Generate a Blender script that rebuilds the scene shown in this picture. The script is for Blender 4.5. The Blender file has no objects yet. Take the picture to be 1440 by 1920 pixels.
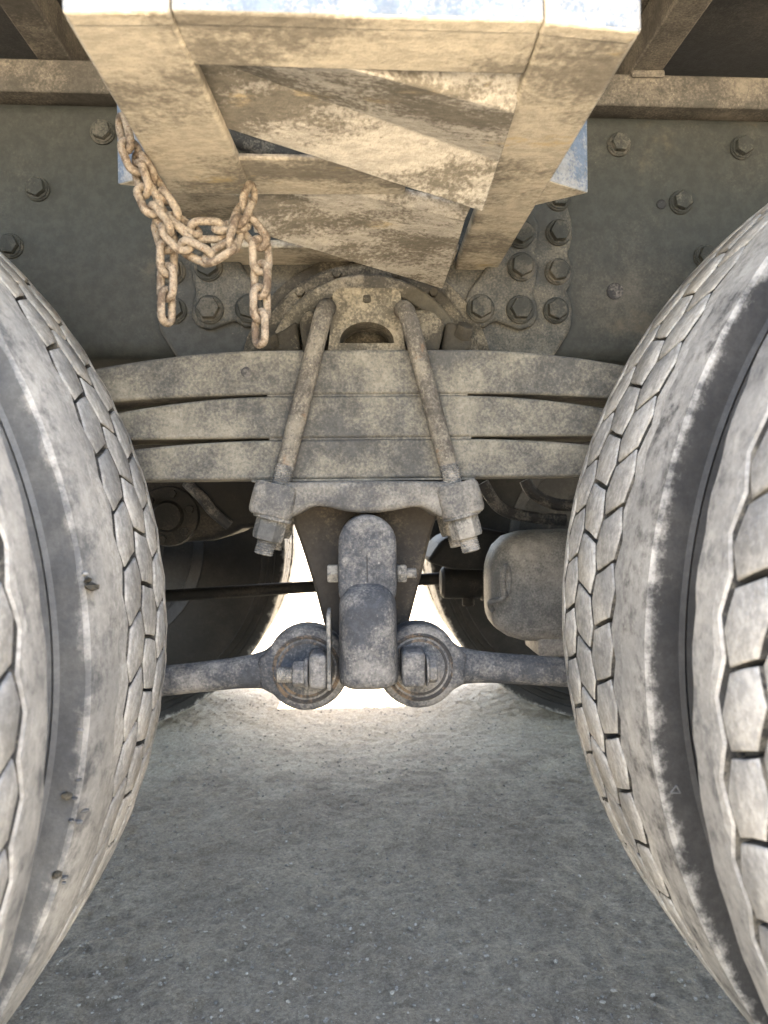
import bpy, bmesh, math, random
from mathutils import Vector, Matrix, noise
random.seed(7)
S = bpy.context.scene
C = S.collection

# ------------------------------------------------------------------ camera
F, PITCH, YAW, ROLL, CAMH = 1442.0, -0.0116, -0.0413, -0.0115, 0.6498
def rotm():
    cy, sy = math.cos(YAW), math.sin(YAW); cp, sp = math.cos(PITCH), math.sin(PITCH); cr, sr = math.cos(ROLL), math.sin(ROLL)
    Y = Matrix(((cy, sy, 0), (-sy, cy, 0), (0, 0, 1)))
    P = Matrix(((1, 0, 0), (0, cp, sp), (0, -sp, cp)))
    Rr = Matrix(((cr, 0, sr), (0, 1, 0), (-sr, 0, cr)))
    return Rr @ P @ Y
RM = rotm()
CAM = Vector((0, 0, CAMH))
cd = bpy.data.cameras.new('camera'); cam = bpy.data.objects.new('camera', cd); C.objects.link(cam)
cd.sensor_fit = 'HORIZONTAL'; cd.sensor_width = 36; cd.lens = 36 * F / 1440
cd.clip_start = 0.01; cd.clip_end = 2000
right, fwd, up = RM[0], RM[1], RM[2]
m4 = Matrix((right, up, -fwd)).transposed().to_4x4(); m4.translation = CAM
cam.matrix_world = m4
cd.dof.use_dof = True; cd.dof.focus_distance = 0.95; cd.dof.aperture_fstop = 12
S.camera = cam
S.render.resolution_x, S.render.resolution_y = 768, 1024

def at(px, py, Y=None, Z=None):
    """photo pixel -> world point on the plane Y=... or Z=..."""
    d = RM.transposed() @ Vector(((px - 720) / F, 1, (960 - py) / F))
    t = Y / d.y if Y is not None else (Z - CAMH) / d.z
    return CAM + d * t

# ------------------------------------------------------------------ world, sun, exposure
SUN_DIR = Vector((0.10, 0.30, 1.0)).normalized()          # towards the sun: high, behind the truck
w = bpy.data.worlds.new('World'); S.world = w; w.use_nodes = True
nt = w.node_tree; bg = nt.nodes['Background']
sky = nt.nodes.new('ShaderNodeTexSky'); sky.sky_type = 'NISHITA'; sky.sun_disc = False
sky.sun_elevation = math.asin(SUN_DIR.z); sky.sun_rotation = math.atan2(SUN_DIR.x, SUN_DIR.y)
sky.dust_density = 2.0
nt.links.new(sky.outputs[0], bg.inputs[0]); bg.inputs[1].default_value = 0.15
sd = bpy.data.lights.new('sun', 'SUN'); sd.energy = 5.0; sd.angle = math.radians(0.5); sd.color = (1, 0.94, 0.84)
so = bpy.data.objects.new('sun', sd); C.objects.link(so)
so.rotation_euler = SUN_DIR.to_track_quat('Z', 'Y').to_euler(); so.location = (1, 3, 10)
vs = S.view_settings; vs.view_transform = 'Standard'; vs.look = 'None'; vs.gamma = 1; vs.exposure = 3.92
vs.use_white_balance = True; vs.white_balance_temperature = 8000; vs.white_balance_tint = 13

# ------------------------------------------------------------------ materials
def mk(name):
    m = bpy.data.materials.new(name); m.use_nodes = True
    n = m.node_tree.nodes; b = n['Principled BSDF']
    return m, n, m.node_tree.links, b
def rgb(c): return (c[0], c[1], c[2], 1)
def dusty(name, dark, light, lo=.42, hi=.62, scale=14, speck=None, speck_lo=.60, speck_scale=330, rough=.9,
          bump=.5, bscale=350, bdist=.0008, stretch=(1, 1, 1), stain=None, stain_lo=.58, stain_scale=7, metal=0,
          micro=.2, mscale=90, grain=.42, gscale=330, radial=None):
    """dark ground coat + patchy lighter dust + fine grains + optional stains"""
    m, n, l, b = mk(name)
    g = n.new('ShaderNodeNewGeometry'); mp = n.new('ShaderNodeMapping'); l.new(g.outputs['Position'], mp.inputs[0])
    mp.inputs['Scale'].default_value = stretch
    def nz(sc, det=6, r=.6, vec=mp.outputs[0]):
        t = n.new('ShaderNodeTexNoise'); t.inputs['Scale'].default_value = sc; t.inputs['Detail'].default_value = det
        t.inputs['Roughness'].default_value = r; l.new(vec, t.inputs['Vector']); return t.outputs['Fac']
    def ramp(v, a, c):
        r = n.new('ShaderNodeMapRange'); r.inputs[1].default_value = a; r.inputs[2].default_value = c
        r.interpolation_type = 'SMOOTHSTEP'; l.new(v, r.inputs[0]); return r.outputs[0]
    def mix(f, a, c, mode='MIX'):
        x = n.new('ShaderNodeMix'); x.data_type = 'RGBA'; x.blend_type = mode
        if isinstance(f, float): x.inputs[0].default_value = f
        else: l.new(f, x.inputs[0])
        for i, v in ((6, a), (7, c)):
            if isinstance(v, tuple): x.inputs[i].default_value = rgb(v)
            else: l.new(v, x.inputs[i])
        return x.outputs[2]
    ma = n.new('ShaderNodeMath'); ma.operation = 'MULTIPLY_ADD'; l.new(nz(gscale, 2, .6, g.outputs['Position']), ma.inputs[0]); ma.inputs[1].default_value = grain
    l.new(nz(scale, 4, .62), ma.inputs[2])                       # patches that dissolve into grains at their rims
    f1 = ramp(ma.outputs[0], lo + grain * .5, hi + grain * .5)
    col = mix(f1, dark, light)
    # mid-scale mottling
    f2 = ramp(nz(mscale, 4, .78), .36, .66)
    x = mix(f2, (1 - micro,) * 3, (1 + micro * .55,) * 3); col = mix(1.0, col, x, 'MULTIPLY')
    if radial:                                                   # tread dust that wears off down the shoulder
        tc = n.new('ShaderNodeTexCoord'); sp = n.new('ShaderNodeSeparateXYZ'); l.new(tc.outputs['Object'], sp.inputs[0])
        cv = n.new('ShaderNodeCombineXYZ'); l.new(sp.outputs[0], cv.inputs[0]); l.new(sp.outputs[2], cv.inputs[1])
        ln = n.new('ShaderNodeVectorMath'); ln.operation = 'LENGTH'; l.new(cv.outputs[0], ln.inputs[0])
        a1 = n.new('ShaderNodeMath'); a1.operation = 'MULTIPLY_ADD'; l.new(nz(38, 5, .75), a1.inputs[0]); a1.inputs[1].default_value = .055; l.new(ln.outputs['Value'], a1.inputs[2])
        col = mix(ramp(a1.outputs[0], .546, .562), col, mix(1.0, mix(f1, radial[0], radial[1]), x, 'MULTIPLY'))
    if stain:
        f3 = ramp(nz(stain_scale, 8, .7), stain_lo, stain_lo + .12); col = mix(f3, col, stain)
    if speck:
        ml = n.new('ShaderNodeMath'); ml.operation = 'MULTIPLY_ADD'; l.new(f1, ml.inputs[0]); ml.inputs[1].default_value = .085
        l.new(nz(speck_scale, 4, .8, g.outputs['Position']), ml.inputs[2])
        f4 = ramp(ml.outputs[0], speck_lo, speck_lo + .09); col = mix(f4, col, speck)
    l.new(col, b.inputs['Base Color']); b.inputs['Roughness'].default_value = rough
    b.inputs['Metallic'].default_value = metal; b.inputs['Specular IOR Level'].default_value = .3
    bp = n.new('ShaderNodeBump'); bp.inputs['Strength'].default_value = bump; bp.inputs['Distance'].default_value = bdist
    l.new(nz(bscale, 4, .65, g.outputs['Position']), bp.inputs['Height']); l.new(bp.outputs[0], b.inputs['Normal'])
    return m

M = {}
TD = ((.255, .247, .235), (.42, .40, .37))
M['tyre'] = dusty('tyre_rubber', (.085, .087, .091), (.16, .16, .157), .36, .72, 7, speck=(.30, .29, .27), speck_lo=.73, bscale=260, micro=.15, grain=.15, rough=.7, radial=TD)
M['tyre_dark'] = dusty('tyre_rubber_dark', (.034, .034, .035), (.07, .068, .066), .38, .74, 7, speck=(.20, .19, .18), speck_lo=.74, bscale=260, micro=.15, grain=.15, rough=.7, radial=TD)  # dark rubber, with the shade between the dual tyres painted in
M['tyre_far'] = dusty('tyre_rubber_far', (.009, .009, .009), (.02, .019, .018), .4, .7, 9, bscale=260, micro=.2, rough=.7, radial=TD)  # darkest of the tyre rubbers, used on the far wheels
M['groove'] = dusty('groove_rubber', (.035, .034, .033), (.13, .118, .10), .44, .66, 40, micro=.3)
M['tread'] = dusty('tread_rubber', (.255, .247, .235), (.42, .40, .37), .38, .62, 12, speck=(.17, .165, .155), speck_lo=.70, speck_scale=260, bscale=200, bdist=.0015, bump=.7, micro=.25, mscale=110, grain=.22, gscale=240)
M['iron'] = dusty('dusty_cast_iron', (.09, .089, .089), (.255, .236, .207), .33, .68, 14, speck=(.48, .43, .355), speck_lo=.70, speck_scale=420, bdist=.0014, bump=.8, stain=(.075, .073, .07), stain_lo=.66, stain_scale=18)
M['spring'] = dusty('dusty_spring_steel', (.076, .075, .072), (.222, .204, .168), .35, .70, 10, speck=(.46, .405, .32), speck_lo=.70, speck_scale=420, bump=.7, stain=(.075, .07, .065), stain_lo=.66, stain_scale=14)
M['ubolt'] = dusty('dusty_rod_steel', (.085, .076, .066), (.21, .187, .153), .40, .62, 18, speck=(.44, .39, .31), speck_lo=.70, bump=.8, stain=(.23, .135, .08), stain_lo=.60, stain_scale=22)
M['link'] = dusty('blued_grey_iron', (.062, .066, .074), (.245, .232, .217), .38, .72, 17, speck=(.48, .45, .40), speck_lo=.70, stain=(.20, .12, .07), stain_lo=.68, stain_scale=30, bdist=.0014, bump=.7)
M['rail'] = dusty('chassis_paint', (.040, .042, .038), (.092, .086, .072), .50, .80, 5, speck=(.24, .22, .18), speck_lo=.72, rough=.65, bump=.3, micro=.2, mscale=60, grain=.3, stain=(.115, .098, .072), stain_lo=.57, stain_scale=2.6)
M['rail_bolt'] = dusty('bolt_steel', (.034, .036, .033), (.088, .082, .069), .45, .65, 30, rough=.7)
M['bracket'] = dusty('bracket_cast', (.052, .054, .052), (.135, .125, .103), .46, .70, 8, speck=(.28, .25, .2), speck_lo=.71, rough=.75, micro=.2, mscale=70)
M['hubrim'] = dusty('dusty_hub_rim', (.09, .08, .062), (.26, .225, .17), .42, .64, 18, speck=(.42, .36, .27), speck_lo=.70, rough=.8, bump=.8)
M['hub'] = dusty('greasy_hub_cast', (.05, .044, .034), (.19, .165, .124), .45, .68, 16, speck=(.44, .37, .27), speck_lo=.70, rough=.8, bump=.8, bdist=.0014, stain=(.06, .052, .04), stain_lo=.64, stain_scale=22)
M['hanger'] = dusty('dark_hanger_steel', (.04, .034, .029), (.115, .092, .07), .50, .76, 9, speck=(.26, .22, .17), speck_lo=.73, rough=.7)
M['under'] = dusty('underbody_black', (.026, .028, .032), (.07, .068, .065), .5, .8, 4, speck=(.2, .19, .17), speck_lo=.75, rough=.65)
M['rib'] = dusty('body_rib_paint', (.075, .070, .063), (.18, .16, .135), .44, .70, 8, speck=(.34, .31, .27), speck_lo=.71)
M['mud'] = dusty('mud_coated_steel', (.235, .208, .167), (.52, .46, .365), .36, .54, 9, stain=(.50, .385, .22), stain_lo=.57, stain_scale=11, stretch=(.7, 1.25, 1.25), bdist=.0014, bump=.8, speck=(.58, .51, .40), speck_lo=.69, speck_scale=240, grain=.30, gscale=200, micro=.22)
M['mud2'] = dusty('mud_coated_profile', (.18, .163, .135), (.45, .42, .37), .40, .56, 13, stain=(.50, .40, .25), stain_lo=.60, stain_scale=12, stretch=(.55, 1.3, 1.3), bdist=.0016, bump=.9, speck=(.16, .14, .115), speck_lo=.70, speck_scale=240, grain=.40, gscale=240, micro=.25)
M['paint'] = dusty('worn_pale_blue_paint', (.125, .16, .21), (.28, .28, .275), .40, .58, 16, stain=(.32, .20, .12), stain_lo=.64, stain_scale=26, rough=.6)
M['rust'] = dusty('rusty_chain_steel', (.13, .093, .066), (.305, .245, .182), .36, .56, 50, speck=(.16, .07, .032), speck_lo=.645, speck_scale=420, micro=.3, mscale=260, bdist=.0018, bump=.9, bscale=480)
M['rubber'] = dusty('black_rubber', (.03, .03, .032), (.13, .12, .11), .5, .7, 30, rough=.7)
M['bush'] = dusty('bushing_rust', (.055, .053, .053), (.19, .14, .10), .47, .66, 40, rough=.75)
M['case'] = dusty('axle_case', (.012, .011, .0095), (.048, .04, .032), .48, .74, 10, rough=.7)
M['nose'] = dusty('axle_nose_cast', (.12, .116, .111), (.255, .238, .217), .38, .64, 9, rough=.65, speck=(.42, .385, .34), speck_lo=.72)
M['bolt'] = dusty('dusty_nut_steel', (.10, .10, .098), (.29, .27, .24), .41, .62, 26, speck=(.50, .46, .39), speck_lo=.70)

def ground_mat():
    m, n, l, b = mk('compacted_ground')
    g = n.new('ShaderNodeNewGeometry')
    def nz(sc, det=8, r=.65):
        t = n.new('ShaderNodeTexNoise'); t.inputs['Scale'].default_value = sc; t.inputs['Detail'].default_value = det
        t.inputs['Roughness'].default_value = r; l.new(g.outputs['Position'], t.inputs['Vector']); return t.outputs['Fac']
    def ramp(v, a, ca, b_, cb):
        cr = n.new('ShaderNodeValToRGB'); l.new(v, cr.inputs[0]); e = cr.color_ramp.elements
        e[0].position = a; e[0].color = rgb(ca); e[1].position = b_; e[1].color = rgb(cb); return cr.outputs[0]
    def mul(a, c, mode='MULTIPLY', f=1.0):
        mx = n.new('ShaderNodeMix'); mx.data_type = 'RGBA'; mx.blend_type = mode
        if isinstance(f, float): mx.inputs[0].default_value = f
        else: l.new(f, mx.inputs[0])
        l.new(a, mx.inputs[6])
        if isinstance(c, tuple): mx.inputs[7].default_value = rgb(c)
        else: l.new(c, mx.inputs[7])
        return mx.outputs[2]
    c = ramp(nz(5, 8, .7), .34, (.225, .198, .163), .66, (.325, .29, .238))
    # pale dust, also painting the far light falloff; unseen near side paled for bounce
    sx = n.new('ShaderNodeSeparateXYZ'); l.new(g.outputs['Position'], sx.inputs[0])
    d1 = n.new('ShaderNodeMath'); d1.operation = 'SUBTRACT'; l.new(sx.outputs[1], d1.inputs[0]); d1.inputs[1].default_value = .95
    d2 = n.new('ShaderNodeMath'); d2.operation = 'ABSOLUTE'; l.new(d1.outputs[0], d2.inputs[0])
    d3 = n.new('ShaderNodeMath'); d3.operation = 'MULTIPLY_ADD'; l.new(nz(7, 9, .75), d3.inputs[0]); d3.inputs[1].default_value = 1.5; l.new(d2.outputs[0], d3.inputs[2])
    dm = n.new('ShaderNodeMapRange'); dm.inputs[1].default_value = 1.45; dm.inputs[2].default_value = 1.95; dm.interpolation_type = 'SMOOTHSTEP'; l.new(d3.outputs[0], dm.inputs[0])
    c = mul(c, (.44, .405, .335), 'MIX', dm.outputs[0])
    c = mul(c, ramp(nz(60, 7, .8), .36, (.80, .80, .80), .62, (1.12, 1.12, 1.11)))
    c = mul(c, ramp(nz(170, 5, .82), .37, (.66, .66, .66), .63, (1.22, 1.22, 1.20)))
    c = mul(c, (.55, .53, .49), 'MIX', ramp(nz(420, 3, .7), .655, (0, 0, 0), .70, (1, 1, 1)))
    c = mul(c, (.055, .053, .05), 'MIX', ramp(nz(70, 6, .85), .615, (0, 0, 0), .74, (.8, .8, .8)))
    l.new(c, b.inputs['Base Color']); b.inputs['Roughness'].default_value = .95; b.inputs['Specular IOR Level'].default_value = .2
    bp = n.new('ShaderNodeBump'); bp.inputs['Strength'].default_value = 1.0; bp.inputs['Distance'].default_value = .006
    l.new(nz(95, 9, .80), bp.inputs['Height']); l.new(bp.outputs[0], b.inputs['Normal'])
    return m
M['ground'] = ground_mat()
M['stone'] = dusty('gravel_stone', (.16, .152, .14), (.38, .365, .335), .35, .65, 60, bscale=900, micro=.2)

# ------------------------------------------------------------------ mesh helpers
def finish(bm, ang=.55, smooth=True):
    bmesh.ops.recalc_face_normals(bm, faces=bm.faces)
    for f in bm.faces: f.smooth = smooth
    for e in bm.edges:
        if len(e.link_faces) == 2 and e.calc_face_angle(0) > ang: e.smooth = False
def link(name, me, parent=None):
    o = bpy.data.objects.new(name, me); C.objects.link(o)
    if parent is not None:
        o.parent = parent
        if parent.get('root_at') is not None: o.matrix_parent_inverse = Matrix.Translation(-Vector(parent['root_at']))
    return o
def obj(name, bm, mat, parent=None, bevel=0, seg=2, ang=.55):
    finish(bm, ang)
    me = bpy.data.meshes.new(name); bm.to_mesh(me); bm.free()
    for k in (mat if isinstance(mat, (list, tuple)) else [mat]): me.materials.append(M[k])
    o = link(name, me, parent)
    if bevel:
        b = o.modifiers.new('bevel', 'BEVEL'); b.width = bevel; b.segments = seg; b.limit_method = 'ANGLE'; b.angle_limit = .6
    return o
def new(): return bmesh.new()
def hexa(bm, vs):
    """8 corner points: 0-3 one face loop, 4-7 the opposite one"""
    v = [bm.verts.new(p) for p in vs]
    for q in ((0, 1, 2, 3), (7, 6, 5, 4), (0, 4, 5, 1), (1, 5, 6, 2), (2, 6, 7, 3), (3, 7, 4, 0)): bm.faces.new([v[i] for i in q])
    return v
def box(bm, x0, x1, y0, y1, z0, z1):
    hexa(bm, [(x0, y0, z0), (x1, y0, z0), (x1, y1, z0), (x0, y1, z0), (x0, y0, z1), (x1, y0, z1), (x1, y1, z1), (x0, y1, z1)])
def loft(bm, loops, cap=True, closed=True):
    rows = [[bm.verts.new(p) for p in lp] for lp in loops]
    n = len(rows[0])
    for a, b in zip(rows, rows[1:]):
        for i in range(n if closed else n - 1):
            j = (i + 1) % n; bm.faces.new((a[i], a[j], b[j], b[i]))
    if cap and closed:
        bm.faces.new(rows[0]); bm.faces.new(rows[-1][::-1])
    return rows
def prism(bm, pts, y0, y1):
    """closed outline of (x,z), swept along Y"""
    loft(bm, [[(x, y0, z) for x, z in pts], [(x, y1, z) for x, z in pts]])
def prism_px(bm, pix, yf, yb):
    pts = [(p.x, p.z) for p in (at(x, y, Y=yf) for x, y in pix)]
    prism(bm, pts, yf, yb)
def frame_of(d):
    d = d.normalized(); a = Vector((0, 0, 1)) if abs(d.z) < .9 else Vector((1, 0, 0))
    u = d.cross(a).normalized(); return u, u.cross(d).normalized()
def tube(bm, pts, rad, n=12, cap=True):
    pts = [Vector(p) for p in pts]; loops = []; u = None
    for i, p in enumerate(pts):
        d = (pts[min(i + 1, len(pts) - 1)] - pts[max(i - 1, 0)]).normalized()
        if u is None: u, v = frame_of(d)
        else:
            u = (u - d * u.dot(d)).normalized(); v = u.cross(d)
        r = rad[i] if isinstance(rad, (list, tuple)) else rad
        loops.append([p + (u * math.cos(t) + v * math.sin(t)) * r for t in (2 * math.pi * k / n for k in range(n))])
    loft(bm, loops, cap)
def smooth_path(pts, sub=6):
    pts = [Vector(p) for p in pts]; out = []
    for i in range(len(pts) - 1):
        p0, p1, p2, p3 = pts[max(i - 1, 0)], pts[i], pts[i + 1], pts[min(i + 2, len(pts) - 1)]
        for k in range(sub):
            t = k / sub
            out.append(.5 * ((2 * p1) + (p2 - p0) * t + (2 * p0 - 5 * p1 + 4 * p2 - p3) * t * t + (3 * p1 - p0 - 3 * p2 + p3) * t ** 3))
    out.append(pts[-1]); return out
def lathe(bm, prof, c, axis='Y', n=48, close=True):
    """prof: (radius, position along the axis)"""
    c = Vector(c); loops = []
    for k in range(n):
        t = 2 * math.pi * k / n; row = []
        for r, h in prof:
            if axis == 'Y': row.append(c + Vector((r * math.cos(t), h, r * math.sin(t))))
            elif axis == 'X': row.append(c + Vector((h, r * math.cos(t), r * math.sin(t))))
            else: row.append(c + Vector((r * math.cos(t), r * math.sin(t), h)))
        loops.append(row)
    rows = [[bm.verts.new(p) for p in lp] for lp in loops]
    m = len(prof)
    for k in range(n):
        a, b = rows[k], rows[(k + 1) % n]
        for i in range(m if close else m - 1):
            j = (i + 1) % m; bm.faces.new((a[i], a[j], b[j], b[i]))
def hexprism(bm, p, d, r, h, rot=0, n=6, top=1.0):
    d = Vector(d).normalized(); u, v = frame_of(d); p = Vector(p)
    lp = lambda q, rr: [q + (u * math.cos(rot + 2 * math.pi * k / n) + v * math.sin(rot + 2 * math.pi * k / n)) * rr for k in range(n)]
    loops = [lp(p, r), lp(p + d * h * .86, r), lp(p + d * h, r * .93 * top)]
    loft(bm, loops)
def cyl(bm, p, d, r, h, n=20, ch=0):
    d = Vector(d).normalized(); u, v = frame_of(d); p = Vector(p)
    lp = lambda q, rr: [q + (u * math.cos(2 * math.pi * k / n) + v * math.sin(2 * math.pi * k / n)) * rr for k in range(n)]
    loops = [lp(p, r), lp(p + d * h, r)] if not ch else [lp(p, r), lp(p + d * (h - ch), r), lp(p + d * h, r - ch)]
    loft(bm, loops)
def thread(bm, p, d, r, h, pitch=.0021, n=16):
    d = Vector(d).normalized(); p = Vector(p); k = max(2, int(h / pitch)); u, v = frame_of(d); loops = []
    for i in range(k * 2 + 1):
        q = p + d * (h * i / (k * 2)); rr = r if i % 2 else r * .92
        if i == k * 2: rr = r * .8
        loops.append([q + (u * math.cos(2 * math.pi * j / n) + v * math.sin(2 * math.pi * j / n)) * rr for j in range(n)])
    loft(bm, loops)
def rounded(bm, x0, x1, y0, y1, z0, z1, r, seg=5, jitter=0):
    """box with all edges rounded by r"""
    b2 = new(); box(b2, x0, x1, y0, y1, z0, z1)
    bmesh.ops.bevel(b2, geom=b2.edges[:] + b2.verts[:], offset=r, segments=seg, profile=.5, affect='EDGES', clamp_overlap=True)
    me = bpy.data.meshes.new('tmp'); b2.to_mesh(me); b2.free(); bm.from_mesh(me); bpy.data.meshes.remove(me)

def tag(o, label, cat, group=None):
    o['label'] = label; o['category'] = cat
    if group: o['group'] = group
    return o

# ------------------------------------------------------------------ ground
def build_ground():
    def axis(a, b, step, far):
        xs = []; x = a
        while x < b: xs.append(x); x += step
        xs.append(b); s = step; l = a; left = []
        while l > -far: s *= 1.35; l -= s; left.append(l)
        s = step; r = b; rt = []
        while r < far: s *= 1.35; r += s; rt.append(r)
        return left[::-1] + xs + rt
    X = axis(-.85, .85, .007, 400); Y = axis(.85, 3.0, .008, 400)
    def hgt(x, y):
        if abs(x) > 1.6 or y < .1 or y > 4: return -.004
        fade = min(1, (1.6 - abs(x)) / .6, (y - .1) / .5, (4 - y) / .8)
        v = Vector((x, y, 0)); h = noise.noise(v * 3.1) * .006 + noise.noise(v * 11) * .0045 + noise.noise(v * 42) * .0045 + abs(noise.noise(v * 80)) * .0042
        return h * fade - .004
    vs_ = [(x, y, hgt(x, y)) for y in Y for x in X]; n = len(X)
    fs = [(j * n + i, j * n + i + 1, (j + 1) * n + i + 1, (j + 1) * n + i) for j in range(len(Y) - 1) for i in range(n - 1)]
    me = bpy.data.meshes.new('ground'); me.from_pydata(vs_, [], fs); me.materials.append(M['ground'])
    me.polygons.foreach_set('use_smooth', [True] * len(fs))
    o = link('ground', me); o['kind'] = 'structure'
    o['label'] = 'grey compacted gravelly ground under the truck'
    return hgt
HGT = build_ground()
ICO = []
_b = new(); bmesh.ops.create_icosphere(_b, subdivisions=1, radius=1)
IV = [v.co.copy() for v in _b.verts]; IFc = [[v.index for v in f.verts] for f in _b.faces]; _b.free()
def stone(c, r, vs_, fs_):
    b = len(vs_); q = Matrix.Rotation(random.random() * 6.3, 3, 'Z'); sx, sy, sz = random.uniform(.8, 1.35), random.uniform(.7, 1.1), random.uniform(.45, .8)
    for v in IV:
        p = q @ Vector((v.x * sx, v.y * sy, v.z * sz)) * r * random.uniform(.8, 1.15); vs_.append(tuple(Vector(c) + p))
    fs_ += [[b + i for i in f] for f in IFc]
gv, gf = [], []
for _ in range(14000):
    y = .88 + 1.9 * random.random() ** 1.4; x = random.uniform(-.75, .75); r = .0007 + .0030 * random.random() ** 5
    stone((x, y, HGT(x, y) + r * .25), r, gv, gf)
me = bpy.data.meshes.new('gravel'); me.from_pydata(gv, [], gf); me.materials.append(M['stone']); go = link('gravel', me); go['kind'] = 'stuff'
go['label'] = 'fine loose gravel grains scattered over the grey ground'; go['category'] = 'gravel'
for px, py, r in ((735, 1860, .0042), (215, 1868, .0038), (415, 1888, .004), (955, 1805, .004), (1275, 1835, .0045), (1150, 1860, .0038), (745, 1506, .0055), (640, 1510, .005),
                  (1325, 1862, .0035), (1042, 1802, .0042), (770, 1640, .0035), (540, 1780, .0035), (860, 1710, .0035), (330, 1700, .0035)):
    p = at(px, py, Z=0); a, b = [], []
    stone((0, 0, 0), r, a, b); me = bpy.data.meshes.new('pebble'); me.from_pydata(a, [], b); me.materials.append(M['stone'])
    o = link('pebble', me); o.location = (p.x, p.y, HGT(p.x, p.y) + r * .3)
    tag(o, 'small pale pebble lying loose on the grey ground', 'pebble', 'loose pebbles on the ground')

# ------------------------------------------------------------------ truck root
X0, GH, R, YC = 0.0137, 0.2094, 0.53, 1.53
truck = bpy.data.objects.new('dump_truck', None); C.objects.link(truck); truck.location = (X0, YC, 0); truck['root_at'] = (X0, YC, 0)
tag(truck, 'dusty dump truck with tandem dual wheels and a three-leaf spring between them', 'truck')

# ------------------------------------------------------------------ tyres
NP = 66; PITCHA = 2 * math.pi / NP; STEP = 4
GD = .0140                                             # groove depth
def crown(wv): return .533 - .0028 * (wv / .119) ** 2
def tri(t): t = t % 1.0; return 1 - 4 * abs(t - .5)    # -1 .. 1 .. -1
BNDS = ((-.048, .006, .060, .104), (-.071, -.023, .025, .071), (-.030, .020, .068, .108)); BND = BNDS[0]; ZIG = .0048; GRV = .0074
def bnd(i, t): return BND[i] + ZIG * tri(t + .5) * (-1 if i % 2 == 0 else 1)
def tyre_mesh(name, wave, seed, mats, cut=0):
    bm = new(); rows = []; fl = .533 - GD
    for k in range(NP * STEP):
        t = k / STEP; a = t * PITCHA; col = []
        for sgn in (-1, 1):
            nv = Vector((math.cos(a) * 7, math.sin(a) * 7, seed + sgn * 3)); wn = noise.noise(nv) * .4 + noise.noise(nv * 4) * .5 + noise.noise(nv * 11) * .4
            wob = wave * (wn + .45 * math.sin(2 * math.pi * t + sgn))
            ri = abs(bnd(0, t) - GRV / 2) if sgn < 0 else bnd(3, t) + GRV / 2
            m1, m2 = ri + (.108 - ri) * .66, ri + (.108 - ri) * .33
            P = [(.108, .286), (.119, .294), (.1285, .325), (.1335, .37), (.1345, .405), (.1315, .44), (.1275, .462), (.1292, .4645), (.1262, .467),
                 (.1226, .479), (.1228, .4815), (.1186, .4845), (.1166, .497), (.1188, .4995), (.1160, .5030), (.1180 + wob, .5180), (.1192 + wob, .5262), (.1166 + wob * .5, .5298 + wob * .3), (m1, crown(m1)), (m2, crown(m2)),
                 (ri + .0016, crown(ri)), (ri, crown(ri) - .0018), (ri - .0022, fl)]
            if sgn < 0: P = [(x - (cut * min(1, (r - .44) / .05) if r > .44 and x > .10 else 0), r - (cut * .35 if x > .113 and r > .52 else 0)) for x, r in P]
            if sgn < 0: col += [(-x, r) for x, r in P] + [(0, fl + .001)]
            else: col += [(.05, fl + .001)] + P[::-1]
        rows.append([bm.verts.new((r * math.cos(a), x, r * math.sin(a))) for x, r in col])
    n = len(rows)
    for k in range(n):
        A, B = rows[k], rows[(k + 1) % n]
        for i in range(len(A) - 1):
            f = bm.faces.new((A[i], A[i + 1], B[i + 1], B[i])); q = i if i < 23 else 46 - i     # rib tops worn and dusty, groove walls dark
            f.material_index = 2 if q >= 21 else 1 if q >= 19 else 0
    # stone ejectors along the two zigzag grooves
    for bi in (1, 2):
        for k in range(NP * 6):
            t = k / 6; a = t * PITCHA; cw = bnd(bi, t); q = []
            hw, hs = .0017, PITCHA * .058
            for rr in (fl - .001, .533 - .0035):
                for (da, dw) in ((-hs, -hw), (hs, -hw), (hs, hw), (-hs, hw)): q.append((rr * math.cos(a + da), cw + dw, rr * math.sin(a + da)))
            nf = len(bm.faces); hexa(bm, q); bm.faces.ensure_lookup_table()
            for f in bm.faces[nf:]: f.material_index = 2
    finish(bm, .6); me = bpy.data.meshes.new(name); bm.to_mesh(me); bm.free()
    for k in mats: me.materials.append(M[k])
    return me
def block_pts(row, rnd):
    p = 2 * math.pi * .533 / NP; a = .5 * p - .0019; lo, hi, h = BND[row], BND[row + 1], GRV / 2; z = ZIG
    base = [(-a, lo + z + h), (0, lo - z + h), (a, lo + z + h), (a, hi - z - h), (0, hi + z - h), (-a, hi - z - h)]
    wc = (lo + hi) / 2; sk = .34 if row != 1 else -.22
    pts = [(s + sk * (wv - wc) + rnd.uniform(-.0008, .0008), wv - wc + rnd.uniform(-.0006, .0006)) for s, wv in base]
    out = []
    for i in range(len(pts)):
        q, r = pts[i], pts[(i + 1) % len(pts)]
        out.append(q); out.append(((q[0] + r[0]) / 2 + rnd.uniform(-.0008, .0008), (q[1] + r[1]) / 2 + rnd.uniform(-.0008, .0008)))
    return out
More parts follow.
